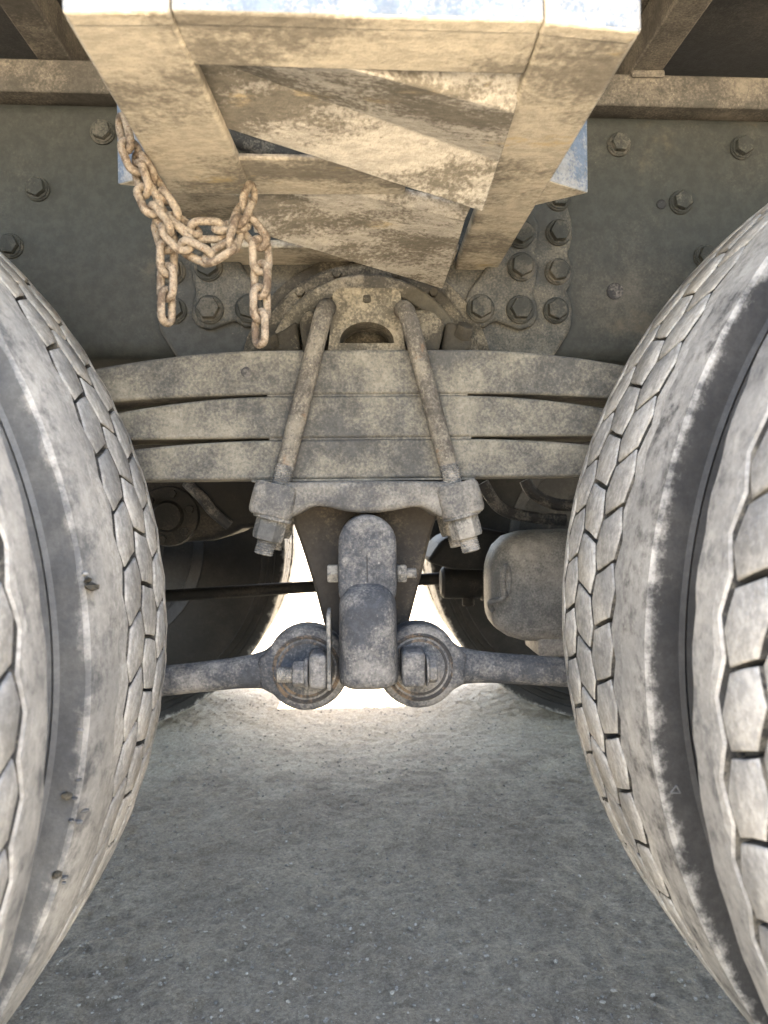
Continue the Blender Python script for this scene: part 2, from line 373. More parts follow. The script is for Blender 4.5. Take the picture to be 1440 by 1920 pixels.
def block_bm(bm, row, rnd, ang):
    wc = (BND[row] + BND[row + 1]) / 2; pts = block_pts(row, rnd)
    def lp(k, dr):
        res = []
        for s, wv in pts:
            s2, w2 = s * k, wv * k; rr = crown(wc + w2) + dr; t = ang + s2 / .533
            res.append((rr * math.cos(t), wc + w2, rr * math.sin(t)))
        return res
    loops = [lp(1.05, -GD), lp(1.0, -.0016), lp(.978, -.0004), lp(.93, rnd.uniform(0, .0005))]
    rows = [[bm.verts.new(q) for q in l_] for l_ in loops]; n = len(pts)
    for li, (A, B) in enumerate(zip(rows, rows[1:])):
        for i in range(n):
            j = (i + 1) % n; f = bm.faces.new((A[i], A[j], B[j], B[i])); f.material_index = 1 if li == 0 else 0
    bm.faces.new(rows[-1])
ROWS = (0, 1, 2)
def rowc(row): return (BND[row] + BND[row + 1]) / 2
BM = {}
for var in (0, 1, 2):
    BND = BNDS[var]
    for row in ROWS:
        for v in range(4):
            bm = new(); block_bm(bm, row, random.Random(row * 10 + v), 0); finish(bm, .75)
            me = bpy.data.meshes.new('tread_block'); bm.to_mesh(me); bm.free(); me.materials.append(M['tread']); me.materials.append(M['groove']); BM[var, row, v] = me
def seen(p, nrm):
    d = p - CAM
    if nrm.dot(-d.normalized()) < .03: return False
    c = RM @ d
    if c.y < .05: return False
    x, y = 720 + F * c.x / c.y, 960 - F * c.z / c.y
    return -60 < x < 1500 and -60 < y < 1980
TY = {}
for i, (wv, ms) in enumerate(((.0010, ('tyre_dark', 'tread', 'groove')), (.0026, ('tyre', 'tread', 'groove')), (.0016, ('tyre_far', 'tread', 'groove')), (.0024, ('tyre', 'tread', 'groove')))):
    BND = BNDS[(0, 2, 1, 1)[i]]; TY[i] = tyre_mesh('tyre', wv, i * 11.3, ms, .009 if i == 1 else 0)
def rest_mesh(todo):
    bm = new()
    for row, k in todo: block_bm(bm, row, random.Random(row * 10 + k % 4), (k + (.5 if row == 1 else 0)) * PITCHA)
    finish(bm, .75); me = bpy.data.meshes.new('tread'); bm.to_mesh(me); bm.free(); me.materials.append(M['tread']); me.materials.append(M['groove']); return me
ALLB = [(row, k) for row in ROWS for k in range(NP)]
BND = BNDS[1]; far_rest = rest_mesh(ALLB)
RIM = None
nb = 0
for side in (-1, 1):
    for yc, near in ((.382, True), (.6978, True), (2.3596, False), (2.676, False)):
        cx = X0 + side * (GH + R)
        var = (2 if side < 0 else 0) if .5 < yc < 1 else 1; BND = BNDS[var]
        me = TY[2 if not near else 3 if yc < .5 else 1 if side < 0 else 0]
        o = link('tyre', me, truck); spin = random.random() * 6.28
        base = Matrix.Translation((cx, yc, R)) @ Matrix.Rotation(math.pi if yc < .5 else 0, 4, 'Z') @ Matrix.Rotation(spin, 4, 'Y')
        o.matrix_basis = base
        rest = []
        if near:
            for row, k in ALLB:
                ang = (k + (.5 if row == 1 else 0)) * PITCHA
                lm = Matrix.Rotation(-ang, 4, 'Y'); wm = base @ lm
                p = wm @ Vector((.533, rowc(row), 0)); nr = (wm.to_3x3() @ Vector((1, 0, 0)))
                if seen(p, nr) and (yc > .5 or abs(cx - p.x) > .3):
                    bo = link('tread_block', BM[var, row, k % 4], o); bo.matrix_basis = lm; nb += 1
                else: rest.append((row, k))
            r = link('tread', rest_mesh(rest), o)
        else:
            r = link('tread', far_rest, o)
        r['kind'] = 'stuff'
        # rim with brake drum
        if RIM is None:
            bm = new()
            lathe(bm, [(.287, -.118), (.296, -.122), (.299, -.116), (.284, -.108), (.27, -.09), (.262, -.03), (.262, .03), (.27, .09), (.284, .108), (.299, .116), (.296, .122), (.287, .118), (.262, .098), (.25, .04), (.16, .03), (.15, .02), (.15, 0), (.25, .02), (.252, -.03), (.262, -.095)], (0, 0, 0), n=64)
            lathe(bm, [(.001, -.10), (.20, -.10), (.21, -.09), (.21, .012), (.001, .012)], (0, 0, 0), n=48, close=False)
            finish(bm); RIM = bpy.data.meshes.new('rim'); bm.to_mesh(RIM); bm.free(); RIM.materials.append(M['under'])
        q = link('rim', RIM, truck); q.matrix_basis = Matrix.Translation((cx, yc, R)) @ Matrix.Rotation(math.pi if yc > YC else 0, 4, 'Z')
print('tread blocks', nb)
# marks on the sidewalls: a moulded triangle, and clumps of dried mud
WALL = [(.44, .1315), (.462, .1275), (.467, .1262), (.482, .1215), (.495, .1178), (.506, .1166), (.52, .118)]
def on_wall(px, py, side, yc=.6978, cut=0):
    y = .58
    for _ in range(25):
        p = at(px, py, Y=y); r = math.hypot(p.x - X0 - side * (GH + R), p.z - R)
        wv = WALL[-1][1] if r > .52 else WALL[0][1]
        for (r0, w0), (r1, w1) in zip(WALL, WALL[1:]):
            if r0 <= r < r1: wv = w0 + (w1 - w0) * (r - r0) / (r1 - r0)
        y = yc - (wv - (cut * min(1, max(0, (r - .44) / .05))))
    return at(px, py, Y=y)
inner = {(-1 if o.matrix_basis.translation.x < 0 else 1): o for o in truck.children if o.name.startswith('tyre') and abs(o.matrix_basis.translation.y - .6978) < .01}
def on_tyre(o, bm, name, mat):
    q = obj(name, bm, mat); q.parent = o; q.matrix_parent_inverse = o.matrix_basis.inverted(); return q
bm = new(); T = [on_wall(x, y, 1) for x, y in ((1257, 1486), (1268, 1473), (1276, 1487))]
for a, b in ((0, 1), (1, 2), (2, 0)): tube(bm, [T[a], T[b]], .0007, 6)
on_tyre(inner[1], bm, 'moulded_mark', 'tyre')
for px, py, r in ((126, 1492, .0045), (140, 1497, .003), (134, 1538, .003), (148, 1541, .0025), (108, 1640, .0045), (122, 1645, .003), (166, 1088, .0045), (173, 1100, .006), (160, 1075, .003), (152, 1368, .003), (160, 1520, .003), (148, 1462, .003), (120, 1655, .002)):
    p = on_wall(px, py, -1, cut=.009); a, b = [], []
    stone((0, 0, 0), r, a, b); bm = new(); vv = [bm.verts.new(Vector(q) * 1.0 + p) for q in a]
    for f in b: bm.faces.new([vv[k] for k in f])
    on_tyre(inner[-1], bm, 'mud_clump', 'hub' if r > .004 else 'tyre')

# ------------------------------------------------------------------ chassis rails, sill, body
TILT = -.0135
def tz(x): return TILT * (x - .04)
def long_box(bm, x0, x1, y0, y1, z0, z1):
    hexa(bm, [(x0, y0, z0 + tz(x0)), (x1, y0, z0 + tz(x1)), (x1, y1, z0 + tz(x1)), (x0, y1, z0 + tz(x0)),
              (x0, y0, z1 + tz(x0)), (x1, y0, z1 + tz(x1)), (x1, y1, z1 + tz(x1)), (x0, y1, z1 + tz(x0))])
YR = 1.05; ZRB, ZRT = .845, 1.1885
def rail(y, s):
    bm = new(); prof = []
    t, fl, rb = .010, .085, .022
    # C section with rounded heels: outer outline then inner
    out = [(fl, ZRB)] + [(rb - rb * math.sin(a), ZRB + rb - rb * math.cos(a)) for a in (math.pi / 2 * k / 5 for k in range(6))]
    out += [(rb - rb * math.cos(a), ZRT - rb + rb * math.sin(a)) for a in (math.pi / 2 * k / 5 for k in range(6))] + [(fl, ZRT)]
    inn = [(fl, ZRT - t)] + [(rb - (rb - t) * math.cos(a), ZRT - rb + (rb - t) * math.sin(a)) for a in (math.pi / 2 * (1 - k / 4) for k in range(5))]
    inn += [(rb - (rb - t) * math.sin(a), ZRB + rb - (rb - t) * math.cos(a)) for a in (math.pi / 2 * (1 - k / 4) for k in range(5))] + [(fl, ZRB + t)]
    pts = out + inn
    loft(bm, [[(x, y + s * d, z + tz(x)) for d, z in pts] for x in (-2.6, 2.6)])
    return obj('frame_rail', bm, 'rail', truck)
railN = rail(YR, 1); railF = rail(2 * YC - YR, -1)
for y0, s in ((YR - .012, 1), (2 * YC - YR + .012, -1)):
    bm = new(); long_box(bm, -2.6, 2.6, min(y0, y0 + s * .1), max(y0, y0 + s * .1), ZRT + .004, ZRT + .047)
    obj('body_sill', bm, 'rib', truck, .004)
FZ = ZRT + .047
bm = new(); long_box(bm, -2.7, 2.7, .24, 2.82, FZ + .085, FZ + .10); body = obj('body_floor', bm, 'under', truck)
for y in (.22, 2.80):
    bm = new(); long_box(bm, -2.7, 2.7, y, y + .04, FZ + .06, FZ + .48); obj('body_side', bm, 'under', truck, .004)
for x in (-2.72, 2.68):
    bm = new(); box(bm, x, x + .04, .262, 2.798, FZ + .07 + tz(x), FZ + .48 + tz(x)); obj('body_end', bm, 'under', truck, .004)
rx = [at(1212, 158, Y=1.04).x, at(98, 131, Y=1.04).x]
for x in [rx[0], rx[1], rx[1] - .34, rx[0] + .36, rx[1] - .75, rx[0] + .78]:
    bm = new(); h0 = FZ + .003 + tz(x); wd = .021
    # hat-like cross bearer: bottom flange and web
    box(bm, x - wd, x + wd, .27, 2.79, h0, h0 + .008); box(bm, x - .008, x + .004, .272, 2.788, h0 + .0085, h0 + .082)
    box(bm, x - wd + .002, x - .0085, .272, 2.788, h0 + .074, h0 + .081)
    o = obj('body_crossmember', bm, 'rib', truck, .002)
    if x == rx[0]:
        bm = new(); box(bm, x - .023, x + .023, YR - .019, YR - .0125, h0 - .010, h0 - .0005); obj('weld_foot', bm, 'rib', o, .004)
for y in (.62, 1.32, 1.74):
    bm = new(); long_box(bm, -2.6, 2.6, y - .02, y + .02, FZ + .03, FZ + .084); obj('floor_stringer', bm, 'under', truck, .003)
for x in (-1.3, -.33, .36, 1.3):
    bm = new(); box(bm, x - .04, x + .04, YR + .012, 2 * YC - YR - .012, .90 + tz(x), 1.15 + tz(x)); obj('frame_crossmember', bm, 'under', truck, .006)

# bolts on the rail web
bm = new(); cyl(bm, (0, 0, 0), (0, -1, 0), .0168, .0035, 28, .001); finish(bm); WASH = bpy.data.meshes.new('washer'); bm.to_mesh(WASH); bm.free(); WASH.materials.append(M['rail_bolt'])
bm = new(); hexprism(bm, (0, -.0036, 0), (0, -1, 0), .0132, .0098); cyl(bm, (0, -.0037, 0), (0, -1, 0), .0148, .002, 24); finish(bm)
HEX = bpy.data.meshes.new('bolt'); bm.to_mesh(HEX); bm.free(); HEX.materials.append(M['rail_bolt'])
def bolt(px, py, y, parent, sc=1.0):
    p = at(px, py, Y=y)
    o = link('bolt', HEX, parent); o.matrix_basis = Matrix.Translation(p) @ Matrix.Rotation(random.random() * 6, 4, 'Y') @ Matrix.Scale(sc, 4)
    q = link('washer', WASH, parent); q.matrix_basis = Matrix.Translation(p) @ Matrix.Scale(sc, 4)
for px, py in ((193, 249), (71, 355), (21, 462), (432, 258), (1160, 272), (1390, 278), (1276, 380), (1322, 482), (-60, 300), (1500, 380)): bolt(px, py, YR - .0005, railN, .98)
def dark_hole(px, py, y, r, parent):
    p = at(px, py, Y=y); bm = new()
    lathe(bm, [(r, 0), (r + .0015, -.0008), (r + .0018, 0.0004), (r * .9, .0004)], p, n=20)
    cyl(bm, p + Vector((0, .0002, 0)), (0, -1, 0), r, .0006, 20); obj('hole_disc', bm, 'rubber', parent)  # dark disc stands for the shade inside an open hole
for px, py in ((1153, 546), (1077, 256), (1240, 383)): dark_hole(px, py, YR - .0006, .010 if py > 500 else .005, railN)

# ------------------------------------------------------------------ trunnion bracket on the rail
def arc_px(cx, cy, r, a0, a1, n=7): return [(cx + r * math.cos(math.radians(a0 + (a1 - a0) * k / (n - 1))), cy - r * math.sin(math.radians(a0 + (a1 - a0) * k / (n - 1)))) for k in range(n)]
tb = None
YB = 1.03
for s in (1, -1):
    mx = lambda x: x if s > 0 else 2 * 684 - x
    edge = [(870, 365), (1030, 352), (1062, 375), (1072, 410)] + [(1075, 437), (1070, 462), (1064, 474), (1070, 488), (1076, 510), (1070, 534), (1062, 546), (1070, 560), (1074, 582), (1072, 606), (1068, 622), (1032, 678), (1000, 700), (700, 700), (690, 560)]
    bm = new(); prism_px(bm, [(mx(x), y) for x, y in edge], YB, YR - .0015)
    plate = obj('trunnion_bracket', bm, 'bracket', truck, .005, 3)
    pad = [(940, 400), (1000, 395), (1012, 420), (1010, 450), (1003, 468), (1012, 500), (1006, 530), (1000, 545), (1008, 570), (1010, 592), (1000, 610), (975, 618), (950, 608), (928, 600), (910, 612), (890, 612), (872, 598), (868, 575), (880, 545), (905, 510), (930, 470)]
    bm = new(); prism_px(bm, [(mx(x), y) for x, y in pad], YB - .012, YB - .001); obj('cast_pad', bm, 'bracket', plate, .005, 3)
    for px, py in ((1047, 437), (1045, 510), (1042, 583), (1047, 372)): bolt(mx(px), py, YB - .0005, plate, 1.05)
    for px, py in ((975, 440), (977, 501), (900, 579), (975, 581)): bolt(mx(px), py, YB - .0125, plate, 1.12)

# ------------------------------------------------------------------ trunnion hub and saddle
hc = at(690, 707, Y=.99); hx, hz = hc.x, hc.z
bm = new(); lathe(bm, [(.03, 1.024), (.100, 1.024), (.106, 1.0), (.110, .985), (.114, .983), (.128, .983), (.131, .986), (.131, .994), (.124, .999), (.124, 1.03), (.03, 1.03)], (hx, 0, hz), n=72); hub = obj('trunnion_hub', bm, 'hubrim', truck, .001)
bm = new(); lathe(bm, [(.125, 1.0), (.146, 1.0), (.150, 1.003), (.150, 1.010), (.146, 1.013), (.125, 1.013)], (hx, 0, hz), n=72); obj('hub_ring', bm, 'hub', hub)
bm = new(); lathe(bm, [(.125, 1.0165), (.163, 1.0165), (.1675, 1.019), (.1675, 1.026), (.163, 1.029), (.125, 1.029)], (hx, 0, hz), n=72); obj('hub_ring', bm, 'hub', hub)
for k, a in enumerate((52, 74, 106, 128)):
    t = math.radians(a); p = Vector((hx + .140 * math.cos(t), .9995, hz + .140 * math.sin(t)))
    bm = new(); hexprism(bm, p, (0, -1, 0), .0062, .008); obj('hub_stud', bm, 'hub', hub)
# saddle block with half-moon window, standing on the top leaf
YS = .905
def sad(px, py, y=.925): p = at(px, py, Y=y); return p.x, p.z
N = 40
outer = []; rect = [(614, 664), (617, 640), (625, 545), (632, 540), (744, 540), (751, 545), (758, 640), (762, 664)]
inner = []
for k in range(N):
    t = 2 * math.pi * (k + .5) / N - math.pi / 2
    cx_, cy_ = 688, 625
    # inner: half moon
    dx, dy = math.sin(t), -math.cos(t)
    ang = math.atan2(-dy, dx)
    if dy > 0.0 and True: pass
    ex, ey = 51 * math.cos(ang), -37 * math.sin(ang)
    yy = cy_ + 14 + ey if ey < 0 else min(cy_ + 14 + ey, 642)
    ex = ex if ey < 0 else 51 * max(-1, min(1, math.cos(ang) * 1.35))
    inner.append((cx_ + ex, yy))
    # outer: ray hits the rectangle outline
    best = None
    for i in range(len(rect)):
        (x1, y1), (x2, y2) = rect[i], rect[(i + 1) % len(rect)]
        den = dx_ = (math.cos(ang)) * (y2 - y1) + math.sin(ang) * (x2 - x1)
        if abs(den) < 1e-9: continue
        tt = ((x1 - cx_) * (y2 - y1) - (y1 - cy_) * (x2 - x1)) / den
        if tt > 0:
            px_, py_ = cx_ + math.cos(ang) * tt, cy_ - math.sin(ang) * tt
            if min(x1, x2) - 1 <= px_ <= max(x1, x2) + 1 and min(y1, y2) - 1 <= py_ <= max(y1, y2) + 1 and (best is None or tt < best[0]): best = (tt, px_, py_)
    outer.append((best[1], best[2]))
bm = new(); yf, yb = .925, .983
of, ob = [], []; if_, ib = [], []
for (ox, oy), (ix, iy) in zip(outer, inner):
    X_, Z_ = sad(ox, oy); of.append(bm.verts.new((X_, yf, Z_))); ob.append(bm.verts.new((X_, yb, Z_)))
    X_, Z_ = sad(ix, iy); if_.append(bm.verts.new((X_, yf + .004, Z_))); ib.append(bm.verts.new((X_ * .97 + .03 * hx, yb, Z_)))
for i in range(N):
    j = (i + 1) % N
    bm.faces.new((of[i], of[j], if_[j], if_[i])); bm.faces.new((of[j], of[i], ob[i], ob[j])); bm.faces.new((if_[i], if_[j], ib[j], ib[i])); bm.faces.new((ob[i], ob[j], ib[j], ib[i]))
saddle = obj('spring_saddle', bm, 'hubrim', truck, .003, 2)
bm = new()
for cxp, in ((688,),):
    p0 = at(cxp, 560, Y=.922); rounded(bm, p0.x - .005, p0.x + .005, .9235, .932, p0.z - .004, p0.z + .006, .003, 2)
obj('cast_lug', bm, 'hub', saddle)
for pts in ([(560, 600), (572, 582), (590, 576), (612, 580), (616, 600), (600, 640), (594, 664), (570, 664), (566, 640)],
            [(766, 580), (790, 578), (812, 582), (834, 598), (832, 620), (822, 664), (780, 664), (770, 630)]):
    bm = new(); prism_px(bm, pts, .93, .982); obj('saddle_ear', bm, 'hub', saddle, .007, 3)
for pts in ([(488, 648), (498, 632), (530, 618), (556, 600), (566, 664), (534, 664), (520, 658), (500, 662)],
            [(826, 664), (836, 604), (850, 602), (880, 622), (887, 640), (882, 655), (866, 663)]):
    bm = new(); prism_px(bm, pts, .96, .983); obj('saddle_lug', bm, 'hub', saddle, .005, 3)
for px, py in ((508, 640), (868, 622)):
    p = at(px, py, Y=.955); bm = new(); hexprism(bm, p + Vector((0, .01, -.004)), (.25 if px > 700 else -.25, -.6, .8), .0115, .016); obj('lug_bolt', bm, 'hub', saddle, .001)

# ------------------------------------------------------------------ leaf springs
spring = bpy.data.objects.new('leaf_spring', None)
XS = .02
bm = new(); box(bm, XS - .118, XS + .118, YS + .002, .984, .7762, .7782); spring = obj('leaf_spring', bm, 'spring', truck)
for z in (.7262,):
    bm = new(); box(bm, XS - .116, XS + .122, YS + .002, .984, z - .0012, z + .001); obj('liner', bm, 'spring', spring)
for (t0, b0, a, b) in ((.8300, .7784, .30, .13), (.7760, .7274, .33, .02), (.7248, .6790, .21, -.004)):
    bm = new(); loops = []
    for k in range(-48, 49):
        x = k / 48 * .79; e = max(0, abs(x) - .10)
        q = lambda c: c * (e * e if e < .3 else .09 + (e - .3) * .6)
        zt, zb = t0 - q(a) * 1.5, b0 - q(b) * 1.5
        if zt - zb < .016: zt = zb + .016
        loops.append([(XS + x, YS, zb), (XS + x, .985, zb), (XS + x, .985, zt), (XS + x, YS, zt)])
    loft(bm, loops); obj('leaf', bm, 'spring', spring, .003, 2)
p = at(462, 698, Y=YS); bm = new(); cyl(bm, p + Vector((0, .001, 0)), (0, -1, 0), .0062, .0016, 20); obj('leaf_hole_disc', bm, 'rubber', spring)  # dark disc on the leaf face, painting the shade of a small hole
# axle pads that carry the spring ends
for s in (-1, 1):
    bm = new(); cx = X0 + s * (GH + R); rounded(bm, cx - .09, cx + .09, .875, 1.0, .60, .655, .012, 3); obj('spring_pad', bm, 'iron', truck)

# ------------------------------------------------------------------ U-bolts
YU = .892
for (top, bot) in (((604, 598), (493.5, 1040)), ((768, 602), (884, 1034))):
    a, b = at(*top, Y=YU), at(*bot, Y=YU); d = (b - a).normalized(); yr = 1.002; L = (b - a).length
    ra = Vector((a.x, yr, a.z)); rb = Vector((b.x, yr, b.z)); n0 = L * .625
    def pt(t, y): q = a + d * t; return Vector((q.x, y, q.z))
    bm = new()
    path = [pt(n0, YU)] + [pt(n0 * k / 6, YU) for k in range(5, -1, -1)]
    path += [pt(-.012, YU + .006), pt(-.020, YU + .022), pt(-.022, YU + .055), pt(-.020, yr - .022), pt(-.012, yr - .006), pt(0, yr), pt(n0, yr)]
    tube(bm, path, .0108, 16); ub = obj('u_bolt', bm, 'ubolt', truck)
    for y in (YU, yr):
        bm = new(); thread(bm, pt(n0 - .002, y), d, .0112, L - n0 + .002, .0026, 18); obj('thread', bm, 'bolt', ub)
        bm = new(); hexprism(bm, pt(L * .845, y), d, .0185, .026, .4); obj('nut', bm, 'bolt', ub, .0008)
        bm = new(); cyl(bm, pt(L * .836, y), d, .0225, .0045, 24, .001); obj('nut_washer', bm, 'bolt', ub)

# ------------------------------------------------------------------ clamp plate under the spring
YP = .874
out = [(484, 906), (560, 903), (690, 901), (800, 902), (886, 903), (893, 915), (896, 940), (893, 958), (872, 966), (842, 972), (822, 968), (806, 957), (790, 950), (770, 951), (740, 957), (710, 961), (680, 962), (650, 959), (620, 952), (598, 949), (580, 952), (562, 962), (544, 971), (518, 968), (486, 962), (474, 955), (473, 940), (478, 920)]
bm = new(); prism_px(bm, out, YP + .008, 1.02); cp = obj('spring_clamp_plate', bm, 'iron', truck, .007, 3)
for (bx, by, s) in ((514, 936, -1), (861, 934, 1)):
    d = Vector((s * .245, 0, -1)).normalized(); p = at(bx, by, Y=YU); u, v = Vector((0, 1, 0)), d.cross(Vector((0, 1, 0)))
    bm = new(); loops = []
    for t, k in ((-.018, .86), (-.013, .97), (0, 1.0), (.014, 1.0), (.0185, .95), (.0205, .85)):
        loops.append([p + d * t + u * (.0225 * k * math.copysign(abs(math.cos(q)) ** .6, math.cos(q))) + v * (.0255 * k * math.copysign(abs(math.sin(q)) ** .6, math.sin(q))) for q in (2 * math.pi * j / 28 for j in range(28))])
    loft(bm, loops); obj('bolt_boss', bm, 'iron', cp)
bm = new(); a, b = at(470, 901, Y=YU), at(892, 899, Y=YU); box(bm, a.x, b.x, YU + .006, 1.0, .6762, .6787); obj('shim', bm, 'spring', cp)

# ------------------------------------------------------------------ lower bracket for the torque rods
bm = new(); prism_px(bm, [(545, 948), (690, 945), (826, 945), (806, 1010), (790, 1080), (766, 1172), (730, 1240), (650, 1240), (608, 1172), (592, 1110), (572, 1045), (552, 985)], .968, 1.028)
lb = obj('torque_rod_hanger', bm, 'hanger', truck, .004)
YK = .868
bm = new(); prism_px(bm, [(636, 1130), (634, 1100), (634, 1022)] + arc_px(689, 1020, 55, 178, 2, 15) + [(744, 1022), (745, 1100), (742, 1130)], YK, .968)
knu = obj('pin_clamp', bm, 'link', truck, .009, 4)
a, b = at(688, 1040, Y=YK), at(689, 1092, Y=YK); bm = new(); box(bm, a.x - .0006, a.x + .0006, YK - .0006, YK + .01, b.z, a.z); obj('split_line', bm, 'rubber', knu)
bm = new()
def ell(cz, hx_, hy, yc_, n=36, pw=.55):
    return [(kx + hx_ * math.copysign(abs(math.cos(t)) ** pw, math.cos(t)), yc_ + hy * math.copysign(abs(math.sin(t)) ** pw, math.sin(t)), cz) for t in (2 * math.pi * j / n for j in range(n))]
k0, k1 = at(632, 1092, Y=.845), at(750, 1296, Y=.845); kx = (k0.x + k1.x) / 2; HW = (k1.x - k0.x) / 2; zt, zb = k0.z, k1.z
loops = []
for t in [i / 24 for i in range(25)]:
    z = zt + (zb - zt) * t; e = 1.0
    if t < .28: e = math.sqrt(max(0, 1 - ((.28 - t) / .28) ** 2))
    e2 = e if t < .93 else math.sqrt(max(.0, 1 - ((t - .93) / .07) ** 2 * .45))
    bul = .004 * math.sin(math.pi * t)
    f = max(.06, e2) if t < .28 else e2
    wd = HW * (.955 + .05 * t) * (f ** .8)
    loops.append(ell(z, wd, .045 * f + bul, .889 - (.0), pw=.62))
loft(bm, loops); obj('pin_boss', bm, 'link', knu, ang=.9)
# pinch bolt through the clamp
p = at(634, 1075, Y=.905)
bm = new(); hexprism(bm, p, (-1, 0, 0), .0115, .0125); obj('pinch_bolt', bm, 'bolt', knu, .0008)
p = at(744, 1075, Y=.905)
bm = new(); hexprism(bm, p, (1, 0, 0), .0115, .0115); obj('pinch_nut', bm, 'bolt', knu, .0008)
bm = new(); thread(bm, p + Vector((.011, 0, 0)), (1, 0, 0), .0062, .012, .002); obj('pinch_thread', bm, 'bolt', knu)

# ------------------------------------------------------------------ torque rods
def torque_rod(c, far, s):
    """c eye centre, far rod end (points), s = side"""
    r_o = .0500; d = (far - c); d.y = 0; d.normalize(); pz = Vector((-d.z, 0, d.x))
    bm = new(); pts = []
    # teardrop outline: eye circle with a neck flaring into the shaft
    for k in range(27):
        t = math.radians(42 + (360 - 84) * k / 26); pts.append(c + d * (math.cos(t) * r_o) + pz * (math.sin(t) * r_o))
    neck = [(.0430, -.0262), (.0490, -.0222), (.0570, -.0190), (.0570, .0190), (.0490, .0222), (.0430, .0262)]
    pts += [c + d * q + pz * h for q, h in neck]
    loft(bm, [[(q.x, c.y - .025, q.z) for q in pts], [(q.x, c.y + .025, q.z) for q in pts]])
    o = obj('torque_rod', bm, 'link', truck, .009, 4)
    L = (far - c).length
    bm = new(); tube(bm, [c + d * q for q in (.036, .044, .052, .062, .075, .092, .15, .25, L)], [.0275, .0255, .0232, .0210, .0194, .0184, .0180, .0175, .0172], 20); obj('rod_shaft', bm, 'link', o)
    bm = new(); f = c.y - .026
    lathe(bm, [(.0405, f + .006), (.0405, f + .0005), (.0385, f - .001), (.0365, f + .0005), (.0345, f + .002), (.033, f + .0005), (.0305, f + .0005), (.028, f + .004), (.022, f + .004), (.012, f + .002), (.012, f + .010), (.0405, f + .010)], (c.x, 0, c.z), n=48)
    obj('bushing', bm, 'bush', o, ang=.9)
    e = c + d * L
    bm = new(); lathe(bm, [(.02, e.y - .03), (.05, e.y - .03), (.05, e.y + .03), (.02, e.y + .03)], (e.x, 0, e.z), n=32); obj('rod_eye', bm, 'link', o, .003)
    return o
eL, eR = at(577, 1247, Y=.93), at(783, 1243, Y=.93)
fL, fR = at(305, 1277, Y=.93), at(1057, 1260, Y=.93)
rl = torque_rod(eL, eL + (fL - eL) * 2.7, -1); rr = torque_rod(eR, eR + (fR - eR) * 2.7, 1)
# cross bolts through the eyes
yb_ = .872
def hexX(x0p, x1p, yp, r, rod, name, y=yb_, mat='link', n=6):
    a, b = at(x0p, yp, Y=y), at(x1p, yp, Y=y); bm = new(); dx = b.x - a.x
    hexprism(bm, a, (1 if dx > 0 else -1, 0, 0), r, abs(dx), math.pi / 6, n); obj(name, bm, mat, rod, .0015)
def blk(x0p, x1p, y0p, y1p, rod, name, y0=.858, y1=.91, bev=.006):
    a, b = at(x0p, y0p, Y=y0), at(x1p, y1p, Y=y0); bm = new(); box(bm, min(a.x, b.x), max(a.x, b.x), y0, y1, min(a.z, b.z), max(a.z, b.z)); obj(name, bm, 'link', rod, bev, 3)
blk(578, 614, 1229, 1294, rl, 'pin_end'); blk(754, 799, 1225, 1290, rr, 'pin_end')
hexX(578, 572, 1263, .0178, rl, 'pin_washer', n=24); hexX(572, 549, 1264, .0150, rl, 'pin_nut')
a = at(549, 1265, Y=yb_); b = at(519, 1266, Y=yb_); bm = new(); thread(bm, a, (-1, 0, 0), .0092, a.x - b.x, .0022); obj('pin_thread', bm, 'bolt', rl)
hexX(799, 803, 1258, .0175, rr, 'pin_washer', n=24); hexX(803, 819, 1259, .0135, rr, 'pin_nut')
bm = new(); a, b = at(612, 1148, Y=.86), at(623, 1292, Y=.86)
prof = [(.852, b.z), (.852, a.z - .012), (.857, a.z - .003), (.866, a.z), (.90, a.z), (.91, a.z - .02), (.91, b.z)]
loft(bm, [[(a.x, y, z) for y, z in prof], [(b.x - .001, y, z) for y, z in prof]]); obj('lock_plate', bm, 'bolt', knu, .0015)
# grey pipe stub below the right rod's hem
# ------------------------------------------------------------------ axles and things further in
for s in (-1, 1):
    cx = X0 + s * (GH + R)
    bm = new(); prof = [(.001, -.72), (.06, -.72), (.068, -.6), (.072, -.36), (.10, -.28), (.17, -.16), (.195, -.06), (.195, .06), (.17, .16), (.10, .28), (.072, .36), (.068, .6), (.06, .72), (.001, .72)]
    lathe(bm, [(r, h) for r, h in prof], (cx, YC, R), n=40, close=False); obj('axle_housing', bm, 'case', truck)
# differential nose of the right-hand axle: rounded cast cover
YD = 1.16
bm = new(); a, b = at(928, 997, Y=YD), at(1062, 1212, Y=YD)
loops = []
K = 30
for (xx, sc, dz) in ((0, .50, .000), (.004, .62, .0), (.012, .76, .001), (.028, .90, .001), (.05, .975, .0), (.08, 1.0, 0), (.30, 1.04, 0), (.44, 1.1, 0)):
    zc, hz_, yc_, hy_ = (a.z + b.z) / 2 + dz, (a.z - b.z) / 2, YD + .07, .07
    lp = []
    for k in range(K):
        t = 2 * math.pi * k / K; lp.append((a.x + xx, yc_ + hy_ * sc * math.copysign(abs(math.cos(t)) ** .55, math.cos(t)), zc + hz_ * sc * math.copysign(abs(math.sin(t)) ** .55, math.sin(t)) - (.012 * (1 - sc))))
    loops.append(lp)
loft(bm, loops); dn = obj('axle_nose', bm, 'nose', truck, ang=.9)
p = at(946, 1088, Y=YD - .004); bm = new()
tube(bm, [p + Vector((.007 * math.cos(t), .012 * math.cos(t) - .008, .022 * math.sin(t))) for t in (2 * math.pi * k / 20 for k in range(20))] + [p + Vector((.007, .004, 0))], .0042, 8); obj('lifting_ring', bm, 'nose', dn)
